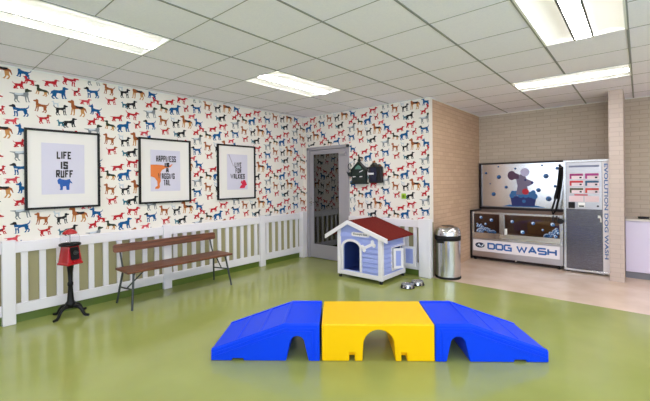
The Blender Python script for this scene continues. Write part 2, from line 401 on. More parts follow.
# corridor behind the glass door
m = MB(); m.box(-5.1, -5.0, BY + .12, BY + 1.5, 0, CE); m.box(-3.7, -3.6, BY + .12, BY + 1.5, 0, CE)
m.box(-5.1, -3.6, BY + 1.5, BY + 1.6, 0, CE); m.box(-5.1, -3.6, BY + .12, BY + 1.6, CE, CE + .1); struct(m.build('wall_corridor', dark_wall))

# ceiling with openings where the luminaires sit
GX = [-.067 - .6015 * k for k in range(-5, 9)]; GY = [.362 + .6025 * k for k in range(-5, 13)]
LAMPS = [('left', -3.67, -3.071, .364, 1.562, 'Y'), ('mid', -3.67, -3.071, 2.774, 3.972, 'Y'),
         ('near', -.665, -.069, 2.774, 3.972, 'Y'), ('back', -1.266, -.069, 5.185, 5.782, 'X'),
         ('right', 1.137, 2.339, 5.185, 5.782, 'X'), ('behind', -.665, -.069, -.84, .36, 'Y')]  # last two panels are unseen, added for extra light
def in_lamp(x, y, e=.005): return any(a + e < x < b - e and c + e < y < d - e for _, a, b, c, d, _ in LAMPS)
xs = sorted(set([WX] + [x for x in GX if WX < x < RX] + [RX])); ys = sorted(set([FY] + [y for y in GY if FY < y < WY] + [WY]))
m = MB()
for i in range(len(xs) - 1):
    for j in range(len(ys) - 1):
        if not in_lamp((xs[i] + xs[i + 1]) / 2, (ys[j] + ys[j + 1]) / 2): m.box(xs[i], xs[i + 1], ys[j], ys[j + 1], CE, CE + .03)
m.box(WX, RX, FY, WY, CE + .16, CE + .2)
struct(m.build('ceiling', ceil_tile))
m = MB()
for x in xs[1:-1]:
    for j in range(len(ys) - 1):
        if not in_lamp(x, (ys[j] + ys[j + 1]) / 2): w_ = .009 if x > -3.3 else .0025; m.box(x - w_, x + w_, ys[j], ys[j + 1], CE - .004, CE)
for y in ys[1:-1]:
    for i in range(len(xs) - 1):
        if not in_lamp((xs[i] + xs[i + 1]) / 2, y): m.box(xs[i], xs[i + 1], y - .0028, y + .0028, CE - .0025, CE)
struct(m.build('trim_ceiling_grid', tee_dark))
m = MB()
for a in ((WX, WX + .014, FY, BY), (SX, SX + .014, BY, WY), (WX, SX, BY - .014, BY), (SX, RX, WY - .014, WY)): m.box(*a, CE - .012, CE - .001)
struct(m.build('trim_wall_angle', lam_white))

LAMP_LABEL = {'left': 'long white ceiling light panel above the dog poster with LIFE IS RUFF', 'mid': 'white ceiling light panel nearest the far corner with the glass door',
              'near': 'largest bright ceiling light panel, at the top right of the photo', 'back': 'ceiling light panel lying crosswise in front of the dog wash station',
              'right': 'added fill light panel over the tan floor, out of view above the worktop', 'behind': 'added fill light panel behind the viewer, out of view'}
for nm, a, b, c, d, ax in LAMPS:
    t = thing('ceiling_light', ((a + b) / 2, (c + d) / 2, CE), LAMP_LABEL[nm], 'light', 'recessed ceiling lights')
    cx, cy = (a + b) / 2, (c + d) / 2; hl = ((d - c) if ax == 'Y' else (b - a)) / 2; hw = ((b - a) if ax == 'Y' else (d - c)) / 2
    def P(w, l, z): return (cx + w, cy + l, CE + z) if ax == 'Y' else (cx + l, cy - w, CE + z)
    def bx(mb, w0, w1, l0, l1, z0, z1, mi=0):
        p, q = P(w0, l0, z0), P(w1, l1, z1)
        mb.box(min(p[0], q[0]), max(p[0], q[0]), min(p[1], q[1]), max(p[1], q[1]), p[2], q[2], mi)
    f = MB(); e = .016
    bx(f, -hw, -hw + e, -hl, hl, -.006, .08); bx(f, hw - e, hw, -hl, hl, -.006, .08)
    bx(f, -hw, hw, -hl, -hl + e, -.006, .08); bx(f, -hw, hw, hl - e, hl, -.006, .08); bx(f, -hw, hw, -hl, hl, .08, .1)
    f.build('frame', lam_white, t)
    for sgn in (-1, 1):       # two curved side reflectors lit from the central louvre
        r = MB(); N_ = 8; vs = []
        for k in range(N_ + 1):
            tt = k / N_; w = .066 + (hw - e - .066) * tt; z = .004 + .03 * math.sin(tt * PI)
            vs += [P(sgn * w, -hl + e, z), P(sgn * w, hl - e, z)]
        fs = [(2 * k, 2 * k + 1, 2 * k + 3, 2 * k + 2) for k in range(N_)]
        r.add(vs, fs, 0, True); r.build('reflector', emit_soft, t)
    r = MB(); bx(r, -.058, .058, -hl + e + .004, hl - e - .004, -.006, .012); r.build('diffuser', emit, t)
    for sgn in (-1, 1):
        r = MB(); bx(r, sgn * .066 - .008, sgn * .066 + .008, -hl + e, hl - e, -.012, -.006); r.build('divider', lam_grey, t)

# ------------------------------------------------------------------ door
dr = MB(); fw_ = .055
dr.box(DX0, DX0 + fw_, BY - .03, BY + .1, 0, DZ); dr.box(DX1 - fw_, DX1, BY - .03, BY + .1, 0, DZ); dr.box(DX0, DX1, BY - .03, BY + .1, DZ - fw_, DZ)
door = struct(dr.build('door_1', grey_frame, bevel=.003))
g = MB(); gx0, gx1, gz0, gz1 = -4.745, -4.125, .265, 1.968; y0, y1 = BY - .012, BY + .035
g.box(DX0 + fw_ + .004, gx0, y0, y1, .01, DZ - fw_ - .004); g.box(gx1, DX1 - fw_ - .004, y0, y1, .01, DZ - fw_ - .004)
g.box(gx0, gx1, y0, y1, .01, gz0); g.box(gx0, gx1, y0, y1, gz1, DZ - fw_ - .004)
struct(g.build('door_leaf', grey_frame, door, bevel=.004))
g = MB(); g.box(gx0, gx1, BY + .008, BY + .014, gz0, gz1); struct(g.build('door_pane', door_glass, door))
g = MB(); g.tube([(-4.8, y0, 1.06), (-4.8, y0 - .045, 1.06), (-4.7, y0 - .05, 1.06)], .009); g.box(-4.82, -4.78, y0 - .008, y0, .98, 1.14)
struct(g.build('door_handle', steel, door))
g = MB(); g.box(-4.06, -3.93, y0 - .05, y0, 1.93, 1.99); struct(g.build('door_closer', grey_frame, door, bevel=.005))

# ------------------------------------------------------------------ picket fences
def fence(label, fn, posts, spans, loc):
    t = thing('picket_fence', loc, label, 'fence')
    for a, b, w in spans:
        r = MB(); r.prism([(a, .74), (b, .74), (b, .85), (a, .85)], fn, .002, .045); r.build('top_rail', white_paint, t, bevel=.004)
        r = MB(); r.prism([(a, .095), (b, .095), (b, .205), (a, .205)], fn, .014, .045); r.build('bottom_rail', white_paint, t, bevel=.004)
        n = max(1, round((b - a) / .15)); st = (b - a) / n
        for k in range(n):
            if w and not w(a + st * (k + .5)): continue
            c = a + st * (k + .5); r = MB(); r.prism([(c - .03, .2), (c + .03, .2), (c + .03, .745), (c - .03, .745)], fn, .002, .03); r.build('picket', white_paint, t, bevel=.003)
    for a, b, h, dd in posts:
        r = MB(); r.prism([(a, 0), (b, 0), (b, h), (a, h)], fn, .002, dd); r.build('post', white_paint, t, bevel=.005)
    return t
fence('white picket fence along the left wall, behind the bench and the gumball machine', on_left,
      [(.69, .8, .875, .065), (2.37, 2.482, .875, .065), (4.06, 4.17, .875, .065), (5.05, 5.165, .875, .115)],
      [(-.9, .69, None), (.8, 2.37, None), (2.482, 4.06, None), (4.17, 5.05, None)], (WX + .04, 2.4, 0))
fence('short white picket fence behind the dog house, ending at the steel bin', on_back,
      [(-2.55, SX - .005, .875, .07)], [(DX1 + .003, -2.55, None)], (-3.1, BY - .03, 0))
m = MB(); m.box(SX - .004, SX + .03, BY - .075, BY + .02, 0, .875); 
struct(m.build('trim_corner', white_paint, bevel=.004))

def stroke(r, pts, w, fn, d, closed=False):
    """flat ribbon along a 2-D path with mitred corners"""
    n = len(pts); L_ = []; R_ = []
    for i in range(n):
        p = Vector(pts[i]); a = Vector(pts[i - 1]) if (i or closed) else None; b = Vector(pts[(i + 1) % n]) if (i < n - 1 or closed) else None
        d1 = (p - a).normalized() if a is not None else (b - p).normalized(); d2 = (b - p).normalized() if b is not None else d1
        n1 = Vector((-d1.y, d1.x)); n2 = Vector((-d2.y, d2.x)); mv = (n1 + n2); mv = mv / max(mv.dot(n1), .5)
        L_.append(p + mv * w / 2); R_.append(p - mv * w / 2)
    for i in range(n if closed else n - 1):
        j = (i + 1) % n; r.poly([fn(*L_[i], d), fn(*L_[j], d), fn(*R_[j], d), fn(*R_[i], d)])

BLK = {'L': [[(0, 1), (0, 0), (1, 0)]], 'I': [[(0, 0), (0, 1)]], 'F': [[(0, 0), (0, 1), (1, 1)], [(0, .52), (.85, .52)]], 'E': [[(1, 1), (0, 1), (0, 0), (1, 0)], [(0, .5), (.85, .5)]],
       'S': [[(1, .74), (1, 1), (0, 1), (0, .54), (1, .46), (1, 0), (0, 0), (0, .26)]], 'R': [[(0, 0), (0, 1), (1, 1), (1, .5), (0, .5)], [(.45, .5), (1, 0)]], 'U': [[(0, 1), (0, 0), (1, 0), (1, 1)]],
       'H': [[(0, 0), (0, 1)], [(1, 0), (1, 1)], [(0, .5), (1, .5)]], 'A': [[(0, 0), (.2, 1), (.8, 1), (1, 0)], [(.1, .32), (.9, .32)]], 'P': [[(0, 0), (0, 1), (1, 1), (1, .46), (0, .46)]],
       'N': [[(0, 0), (0, 1), (1, 0), (1, 1)]], 'W': [[(0, 1), (.22, 0), (.5, .85), (.78, 0), (1, 1)]], 'G': [[(1, .74), (1, 1), (0, 1), (0, 0), (1, 0), (1, .46), (.55, .46)]],
       'T': [[(.5, 0), (.5, 1)], [(0, 1), (1, 1)]], 'V': [[(0, 1), (.5, 0), (1, 1)]], 'O': [[(0, 0), (0, 1), (1, 1), (1, 0), (0, 0)]], 'K': [[(0, 0), (0, 1)], [(1, 1), (.1, .5), (1, 0)]]}
def block_text(r, txt, fn, u0, u1, v0, v1):
    """condensed heavy capitals, as on the posters"""
    wts = [.36 if c == 'I' else 1.55 if c == 'W' else 1.15 if c == 'N' else 1 for c in txt]; gap = .16
    un = (u1 - u0) / (sum(wts) + gap * (len(txt) - 1)); sw_ = un * .36; sv = sw_ * .62; u = u0
    for c, wt in zip(txt, wts):
        x0_, x1_ = u + sw_ / 2, u + un * wt - sw_ / 2
        for path in BLK[c]:
            pts = [(x0_ + x * (x1_ - x0_), v0 + sv / 2 + y * (v1 - v0 - sv)) for x, y in path]
            # square ends: run each open end out by half a stroke when it meets the cap line or base line
            def ext(p, q, flag):
                d_ = Vector(p) - Vector(q); n_ = d_.length
                return tuple(Vector(p) + d_ / n_ * (sv / 2)) if flag else p
            pts[0] = ext(pts[0], pts[1], path[0][1] in (0, 1)); pts[-1] = ext(pts[-1], pts[-2], path[-1][1] in (0, 1))
            stroke(r, pts, sw_, fn, 0)
        u += un * (wt + gap)
# ------------------------------------------------------------------ posters
def poster(label, y0, y1, z0, z1, py0, py1, pz0, pz1, lines, art):
    t = thing('framed_poster', (WX, (y0 + y1) / 2, z0), label, 'picture', 'framed dog posters on the left wall')
    r = MB(); w = .024
    for a, b, c, d in ((y0, y0 + w, z0, z1), (y1 - w, y1, z0, z1), (y0 + w, y1 - w, z0, z0 + w), (y0 + w, y1 - w, z1 - w, z1)): r.box(WX + .004, WX + .034, a, b, c, d)
    r.build('frame', black_wood, t, bevel=.002)
    r = MB(); r.box(WX + .004, WX + .016, y0 + w, y1 - w, z0 + w, z1 - w); r.build('mat_board', mat_board, t)
    r = MB(); r.box(WX + .0162, WX + .0178, py0, py1, pz0, pz1); pr = r.build('print', print_paper, t)
    if art:
        r = MB(); am = art(r, lambda u, v, d: (WX + .0184 + d, py0 + u * (py1 - py0), pz0 + v * (pz1 - pz0))); o = r.build('dog_picture', am, pr)
    r = MB()
    for txt, u0, u1, v0, v1 in lines:
        block_text(r, txt, lambda u, v, d: (WX + .0196, py0 + u * (py1 - py0), pz0 + v * (pz1 - pz0)), u0, u1, v0, v1)
    r.build('lettering', ink, pr)
def art_blue(r, fn):
    body = [(.40, .20), (.42, .12), (.40, .08), (.47, .08), (.48, .15), (.55, .16), (.56, .08), (.63, .08), (.63, .18), (.66, .26), (.64, .30), (.55, .28), (.48, .29), (.42, .30), (.38, .285), (.355, .24), (.37, .20)]
    r.poly([fn(u, v, 0) for u, v in body]); r.poly([fn(u, v, .0003) for u, v in [(.36, .22), (.42, .2), (.45, .26), (.43, .31), (.38, .31), (.35, .27)]])
    r.poly([fn(u, v, 0) for u, v in [(.63, .27), (.69, .24), (.70, .2), (.67, .22), (.63, .23)]]); return print_blue
def art_orange(r, fn):
    P_ = [(0, .64), (.2, .645), (.38, .635), (.55, .615), (.62, .62), (.72, .67), (.735, .66), (.66, .59), (.5, .565), (.38, .52), (.33, .46), (.31, .36), (.33, .25), (.29, .18), (.30, .1), (.26, .06), (.14, .06), (.15, .1), (.22, .13), (.21, .24), (.12, .33), (.0, .36)]
    r.poly([fn(u, v, 0) for u, v in P_]); return print_orange
def art_red(r, fn):
    P_ = [(.60, .04), (.84, .04), (.9, .12), (.97, .15), (.93, .22), (.88, .3), (.80, .32), (.74, .25), (.68, .26), (.66, .22), (.72, .17), (.63, .1)]
    P_ = [(u, v * .88) for u, v in P_]; r.poly([fn(u, v, 0) for u, v in P_]); r.poly([fn(u, v * .88, .0003) for u, v in [(.66, .24), (.7, .3), (.77, .27)]])
    r.poly([fn(u, v, 0) for u, v in [(.07, .99), (.1, .99), (.32, .66), (.295, .66)]], 1); return [print_crimson, print_grey]
poster('black framed poster reading LIFE IS RUFF with a small blue dog', .886, 1.608, 1.18, 2.068, 1.034, 1.446, 1.343, 1.918,
       [('LIFE', .34, .68, .70, .84), ('IS', .43, .60, .50, .64), ('RUFF', .32, .72, .33, .47)], art_blue)
poster('black framed poster reading HAPPINESS IS A WAGGING TAIL with half an orange dog', 2.068, 2.80, 1.182, 2.068, 2.221, 2.64, 1.346, 1.91,
       [('HAPPINESS', .18, .85, .72, .86), ('IS', .46, .62, .59, .69), ('A', .5, .6, .46, .56), ('WAGGING', .24, .80, .30, .43), ('TAIL', .42, .65, .14, .27)], art_orange)
poster('black framed poster reading LIVE FOR WALKIES with a crimson dog on a lead', 3.25, 3.99, 1.18, 2.064, 3.428, 3.827, 1.338, 1.912,
       [('LIVE', .36, .70, .63, .77), ('FOR', .4, .68, .47, .60), ('WALKIES', .16, .86, .31, .44)], art_red)

# ------------------------------------------------------------------ bench
bn = thing('wooden_bench', (-4.62, 2.41, 0), 'low brown plank bench with iron legs in front of the left picket fence', 'bench')
r = MB(); r.box(-4.805, -4.435, 1.70, 3.125, .415, .443); r.build('seat', wood, bn, bevel=.008)
def rounded(u0, u1, v0, v1, rad, n=5):
    P_ = []
    for cx_, cy_, a0 in ((u1 - rad, v1 - rad, 0), (u0 + rad, v1 - rad, 90), (u0 + rad, v0 + rad, 180), (u1 - rad, v0 + rad, 270)):
        for k in range(n + 1): a = math.radians(a0 + 90 * k / n); P_.append((cx_ + rad * math.cos(a), cy_ + rad * math.sin(a)))
    return P_
r = MB(); r.prism(rounded(1.70, 3.105, .612, .712, .025), lambda u, v, d: (-4.875 + d - (v - .66) * .15, u, v), 0, .024); r.build('backrest', wood, bn, bevel=.004)
for yy, s in ((1.78, 1), (3.02, -1)):
    for top, foot in (((-4.47, yy, .415), (-4.40, yy - s * .05, .006)), ((-4.77, yy, .415), (-4.84, yy - s * .05, .006))):
        r = MB(); r.tube([top, foot], .013); r.build('leg', iron, bn)
    r = MB(); r.tube([(-4.77, yy, .4), (-4.825, yy, .52), (-4.888, yy, .70)], .011); r.build('back_support', iron, bn)
    r = MB(); r.tube([(-4.815, yy - s * .03, .2), (-4.43, yy - s * .03, .235)], .009); r.tube([(-4.6, yy - s * .02, .225), (-4.5, yy + s * .12, .405)], .008)
    r.tube([(-4.79, yy, .408), (-4.45, yy, .408)], .012); r.build('brace', iron, bn)

# ------------------------------------------------------------------ gumball machine
gx, gy = -4.775, 1.235
gm = thing('gumball_machine', (gx, gy, 0), 'red gumball machine with empty clear globe on a black iron stand', 'gumball machine')
for k, a in enumerate((38, 121, 215, 299)):
    dx, dy = math.cos(math.radians(a)), math.sin(math.radians(a)); r = MB()
    r.tube([(gx + dx * q, gy + dy * q, z) for q, z in ((.0, .105), (.05, .115), (.095, .108), (.125, .08), (.15, .035), (.17, .02), (.205, .018))], [.022, .022, .019, .017, .015, .016, .014]); r.build('foot', cast_black, gm)
r = MB(); r.lathe([(.03, .1), (.05, .125), (.05, .15), (.034, .17), (.03, .22), (.022, .33), (.028, .345), (.028, .37), (.02, .385), (.024, .48), (.034, .56), (.06, .578)], (gx, gy, 0), 20); r.build('pole', cast_black, gm)
ang = math.radians(20)
r = MB(); r.lathe([(.122, .575), (.122, .595), (.112, .60), (.084, .775), (.084, .78)], (gx, gy, 0), 4, rot=ang + PI / 4, smooth=False); body = r.build('machine_body', red_enamel, gm, bevel=.006)
fx, fy = math.cos(ang), math.sin(ang)        # the coin side faces along this way
def on_body(u, v, d): 
    o = .079 - (v - .6) * .113 + d
    # panel on the +x face turned with the body
    return (gx + fx * o - fy * u, gy + fy * o + fx * u, v)
r = MB(); r.prism(rounded(-.045, .045, .63, .765, .015), on_body, -.004, .012); r.build('coin_panel', cast_black, body)
r = MB(); r.prism([(.022 * math.cos(2 * PI * k / 14), .705 + .022 * math.sin(2 * PI * k / 14)) for k in range(14)], on_body, .01, .03); r.prism([(-.028, .7), (.028, .7), (.028, .71), (-.028, .71)], on_body, .03, .04); r.build('coin_knob', iron, body)
r = MB(); r.prism(rounded(-.03, .03, .602, .622, .005), on_body, -.004, .022); r.build('chute', red_enamel, body)
r = MB(); r.lathe([(.1, .78), (.104, .785), (.104, .8), (.095, .806)], (gx, gy, 0), 24); r.build('collar', cast_black, gm)
r = MB(); r.lathe([(.084, .806), (.092, .83), (.092, .87), (.084, .9), (.068, .912)], (gx, gy, 0), 24); r.build('globe', clear_plastic, gm)
r = MB(); r.lathe([(.006, .8), (.006, .92)], (gx, gy, 0), 10); r.build('center_rod', steel, gm)
r = MB(); r.lathe([(.07, .908), (.072, .918), (.058, .94), (.03, .955), (.012, .962), (0, .963)], (gx, gy, 0), 24); r.build('lid', red_enamel, gm)

# ------------------------------------------------------------------ agility blocks
BH, BD = .297, .58
ex = Vector((.780, .6256, 0)); ROT = math.atan2(.6256, .780); P0 = Vector((-2.694 + .0156, 1.682 - .0195, 0))
def loc_fn(u, v, d): return (u, d, v)
def arch(c, wb, wt, h, n=10):
    P_ = [(c - wb, 0)]; hs = h - wt
    for k in range(n + 1): a = PI - PI * k / n; P_.append((c + wt * math.cos(a), hs + wt * math.sin(a)))
    return P_ + [(c + wb, 0)]
def ramp(name, label, start, mirror):
    L = .893; t = thing(name, tuple(P0 + ex * start), label, 'play block', None, ROT)
    X = (lambda u: L - u) if mirror else (lambda u: u)
    prof = [(0, 0), (.172, 0), (.172, .018), (.268, .018), (.268, 0)] + arch(.71, .092, .06, .2) + [(L, 0), (L, BH), (.61, BH), (.0, .088)]
    def pr(pts): 
        q = [(X(u), v) for u, v in pts]; return q[::-1] if mirror else q
    r = MB(); r.prism(pr(prof), loc_fn, 0, BD)
    r.build('ramp_body', blue_plastic, t, bevel=.008, world=False)
    # raised rims on the two long sides and low treads across the slope
    sl = (BH - .088) / .61
    for d0, d1 in ((.004, .034), (BD - .034, BD - .004)):
        r = MB(); r.prism(pr([(.006, .088), (.612, BH - .001), (L - .004, BH - .001), (L - .004, BH + .007), (.608, BH + .007), (.004, .096)]), loc_fn, d0, d1); r.build('side_rim', blue_plastic, t, bevel=.003, world=False)
    for c in (.2, .4, .6):
        r = MB(); z = .088 + sl * c; r.prism(pr([(c - .02, z - sl * .02 - .002), (c + .02, z + sl * .02 - .002), (c + .012, z + sl * .012 + .006), (c - .012, z - sl * .012 + .006)]), loc_fn, .034, BD - .034); r.build('tread', blue_plastic, t, bevel=.002, world=False)
    # stepped relief following the outline on both faces
    for s_, (a, b) in enumerate(((-.005, .003), (BD - .003, BD + .005))):
        for off in (.028, .056):
            o = off; r = MB()
            path = [(.008, .088 - o * 1.0 + .0), (.61 + o * .1, BH - o), (L - o, BH - o), (L - o, 0.003)]
            w = .011; inner = [(.008, .088 - o - w), (.61 + o * .1 + w * .3, BH - o - w), (L - o - w, BH - o - w), (L - o - w, 0.003)]
            r.prism(pr(path + inner[::-1]), loc_fn, a, b); r.build('relief_line', blue_plastic, t, bevel=.002, world=False)
    return t
ramp('ramp_block', 'blue plastic ramp block on the left, sloping down towards the bench', 0, False)
yb = thing('bridge_block', tuple(P0 + ex * .91), 'yellow plastic bridge block with an arched tunnel, between two blue ramps', 'play block', None, ROT)
L = .909
def notch(c): return [(c - .022, 0), (c - .022, .068), (c + .022, .068), (c + .022, 0)]
r = MB(); r.prism([(0, 0)] + notch(.245) + arch(.462, .133, .125, .252, 16) + notch(.665) + [(L, 0), (L, BH + .002), (0, BH + .002)], loc_fn, 0, BD)
r.build('bridge_body', yellow_plastic, yb, bevel=.01, world=False)
for c in (.245, .665):
    r = MB(); r.box(c - .03, c + .03, .05, .07, .028, .09); r.build('socket_plate', yellow_plastic, yb, world=False)
for c in (.335, .58):
    r = MB(); r.prism([(c - .01, .20), (c + .012, .19), (c + .012, .255), (c - .01, .255)], loc_fn, .2, .38); r.build('tunnel_rib', yellow_plastic, yb, bevel=.004, world=False)
ramp('ramp_block', 'blue plastic ramp block on the right, sloping down towards the tan floor', 1.823, True)

# ------------------------------------------------------------------ dog house
hx0, hx1, hy0, hy1 = -3.525, -2.755, 4.41, 5.06
dh = thing('dog_house', (-3.15, 4.73, 0), 'small lavender blue wooden dog house with red roof and white trim', 'dog house')
RXr, RZ = -3.315, .872; EL, ELZ = -3.755, .622; ER, ERZ = -2.635, .648
def roof_z(x): return RZ + (ELZ - RZ) * (RXr - x) / (RXr - EL) if x < RXr else RZ + (ERZ - RZ) * (x - RXr) / (ER - RXr)
def dh_front(u, v, d): return (u, hy0 - d, v)
def dh_right(u, v, d): return (hx1 + d, u, v)
# arched doorway in the front wall
ax0, ax1, az0, az1 = -3.425, -3.118, .125, .56
archp = [(ax0, az0)] + [((ax0 + ax1) / 2 - (ax1 - ax0) / 2 * math.cos(PI * k / 10), az1 - .09 + .09 * math.sin(PI * k / 10)) for k in range(11)] + [(ax1, az0)]
mid = (ax0 + ax1) / 2
fr = MB()
left = [(hx0, .07), (mid, .07), (mid, az0), (ax0, az0)] + archp[1:6] + [(mid, az1), (mid, roof_z(mid) - .03), (RXr, RZ - .03), (hx0, roof_z(hx0) - .03)]
right = [(hx1, .07), (hx1, roof_z(hx1) - .03), (mid, roof_z(mid) - .03), (mid, az1)] + archp[7:11] + [(ax1, az1 - .09), (ax1, az0), (mid, az0), (mid, .07)]
fr.prism(left, dh_front, -.02, 0); fr.prism(right, dh_front, -.02, 0)
fwl = fr.build('front_wall', dh_blue, dh)
r = MB(); r.prism([(hx0, .07), (hx1, .07), (hx1, roof_z(hx1) - .03), (RXr, RZ - .03), (hx0, roof_z(hx0) - .03)], lambda u, v, d: (u, d, v), hy1 - .02, hy1); r.build('rear_wall', dh_shade, dh)
r = MB(); r.box(hx0, hx0 + .02, hy0 + .02, hy1 - .02, .07, roof_z(hx0) - .03); r.build('left_wall', dh_shade, dh)
wy0, wy1, wz0, wz1 = 4.69, 5.0, .175, .475
r = MB(); zt = roof_z(hx1) - .03
r.box(hx1 - .02, hx1, hy0 + .02, wy0, .07, zt); r.box(hx1 - .02, hx1, wy1, hy1 - .02, .07, zt); r.box(hx1 - .02, hx1, wy0, wy1, .07, wz0); r.box(hx1 - .02, hx1, wy0, wy1, wz1, zt)
rw = r.build('right_wall', dh_blue, dh)
r = MB(); r.box(hx0 + .02, hx1 - .02, hy0 + .02, hy1 - .02, .07, .085); r.build('floor_panel', dh_shade, dh)
r = MB()     # lap boards
for k in range(8):
    z = .15 + .068 * k
    for a, b in ((hx0 + .053, ax0 - .04), (ax1 + .04, hx1 - .053)) if z < az1 else ((hx0 + .053, hx1 - .053),):
        if z > .60:
            a = max(a, EL + (RXr - EL) * max(0, (z + .05 - ELZ)) / (RZ - ELZ)); b = min(b, ER - (ER - RXr) * max(0, (z + .05 - ERZ)) / (RZ - ERZ))
        if b - a > .05: r.prism([(hy0, z), (hy0 - .016, z), (hy0 - .005, z + .055), (hy0, z + .055)], lambda u, v, d: (d, u, v), a, b)
    if z < .56:
        for a, b in ((hy0 + .046, wy0 - .03), (wy1 + .03, hy1 - .046)) if wz0 - .05 < z < wz1 else ((hy0 + .046, hy1 - .046),): r.prism([(hx1, z), (hx1 + .016, z), (hx1 + .005, z + .055), (hx1, z + .055)], lambda u, v, d: (u, d, v), a, b)
r.build('lap_boards', dh_blue, fwl)
for x in (hx0 + .02, hx1 - .02):
    for y in (hy0 - .005, hy1 - .035):
        r = MB(); r.box(x - .032, x + .032, y - .008, y + .05, .045, roof_z(x) - .035); po = r.build('corner_post', white_paint, dh, bevel=.004)
        r = MB(); r.lathe([(.026, 0), (.024, .045)], (x, y + .02, 0), 14); r.build('rubber_foot', black_rubber, po)
r = MB(); r.box(hx0 + .05, hx1 - .05, hy0 - .012, hy0 + .01, .05, .115); r.build('front_sill', white_paint, dh, bevel=.004)
r = MB(); r.box(hx1 - .01, hx1 + .012, hy0 + .045, hy1 - .04, .05, .115); r.build('side_sill', white_paint, dh, bevel=.004)
r = MB(); ow = .034
outer = [(ax0 - ow, az0)] + [(mid - ((ax1 - ax0) / 2 + ow) * math.cos(PI * k / 10), az1 - .09 + (.09 + ow) * math.sin(PI * k / 10)) for k in range(11)] + [(ax1 + ow, az0)]
n_ = len(outer)
vs = [dh_front(u, v, 0) for u, v in outer] + [dh_front(u, v, 0) for u, v in archp] + [dh_front(u, v, .018) for u, v in outer] + [dh_front(u, v, .018) for u, v in archp]
fs = []
for k in range(n_ - 1):
    fs += [(2 * n_ + k, 2 * n_ + k + 1, 3 * n_ + k + 1, 3 * n_ + k), (k + 1, k, n_ + k, n_ + k + 1), (k, k + 1, 2 * n_ + k + 1, 2 * n_ + k), (n_ + k + 1, n_ + k, 3 * n_ + k, 3 * n_ + k + 1)]
r.add(vs, fs); r.build('door_arch', white_paint, dh)
# roof: two red slabs with white barge boards
ry0, ry1 = 4.355, 5.13
for x, z, nm in ((EL, ELZ, 'roof_slope'), (ER, ERZ, 'roof_slope')):
    r = MB(); r.prism([(RXr, RZ), (x, z), (x, z - .022), (RXr, RZ - .022)], lambda u, v, d: (u, d, v), ry0 + .02, ry1); rs_ = r.build(nm, dh_red, dh)
    r = MB(); r.prism([(RXr, RZ + .006), (x, z + .006), (x, z - .058), (RXr, RZ - .058)], lambda u, v, d: (u, d, v), ry0, ry0 + .025); r.build('barge_board', white_paint, rs_, bevel=.003)
r = MB(); r.prism(rounded(-3.262, -2.945, .642, .704, .028), dh_front, .004, .02); pl = r.build('name_plate', white_paint, dh)
r = MB(); put_text(r, "Doggy's Inn", lambda u, v, d: dh_front(u, v, .0206), -3.225, -2.985, .655, .694, 0, bold=.02); r.build('lettering', ink, pl)
r = MB()     # bone
ba = math.radians(27); bc = (-2.965, .52)
def bone(u, v):
    u *= 1.1; v *= 1.25
    return (bc[0] + u * math.cos(ba) - v * math.sin(ba), bc[1] + u * math.sin(ba) + v * math.cos(ba))
def bcirc(cu, cv, rr, a0, a1, n=7): return [(cu + rr * math.cos(math.radians(a0 + (a1 - a0) * k / n)), cv + rr * math.sin(math.radians(a0 + (a1 - a0) * k / n))) for k in range(n + 1)]
bp_ = bcirc(.085, .02, .024, 200, -40) [::1]
B1 = bcirc(.085, .021, .024, 190, -50); B2 = bcirc(.085, -.021, .024, 50, -190); B3 = bcirc(-.085, -.021, .024, 370, 130)[::1]; B4 = bcirc(-.085, .021, .024, 230, -10)
r.prism([bone(u, v) for u, v in B1 + B2 + B3 + B4], dh_front, .004, .024); r.build('bone_ornament', white_paint, dh)
# side window with two open shutters
r = MB(); w = .032
for a, b, c, d in ((wy0 - w, wy0, wz0 - w, wz1 + w), (wy1, wy1 + w, wz0 - w, wz1 + w), (wy0, wy1, wz0 - w, wz0), (wy0, wy1, wz1, wz1 + w)): r.box(hx1 - .01, hx1 + .014, a, b, c, d)
r.build('window_frame', white_paint, dh, bevel=.003)
def shutter(hinge, dirv, width):
    dv = Vector(dirv).normalized(); nv = Vector((-dv.y, dv.x, 0)); h = Vector(hinge)
    def fn(u, v, d): return tuple(h + dv * u + nv * d + Vector((0, 0, v)))
    r = MB(); z0_, z1_ = wz0 + .004, wz1 - .004; w = .036
    for a, b, c, d in ((0, w, z0_, z1_), (width - w, width, z0_, z1_), (w, width - w, z0_, z0_ + w), (w, width - w, z1_ - w, z1_)): r.prism([(a, c), (b, c), (b, d), (a, d)], fn, -.008, .008)
    o = r.build('shutter', white_paint, dh)
    r = MB(); r.prism([(w, z0_ + w), (width - w, z0_ + w), (width - w, z1_ - w), (w, z1_ - w)], fn, -.003, .003)
    for k in range(5):
        z = z0_ + w + .008 + k * .042; r.prism([(w, z), (width - w, z), (width - w, z + .032), (w, z + .032)], fn, -.006, .006)
    r.build('shutter_panel', dh_blue, o)
shutter((hx1 + .024, wy0 + .002, 0), (.82, 1.0, 0), .15)
shutter((hx1 + .024, wy1 - .002, 0), (1.0, .03, 0), .19)

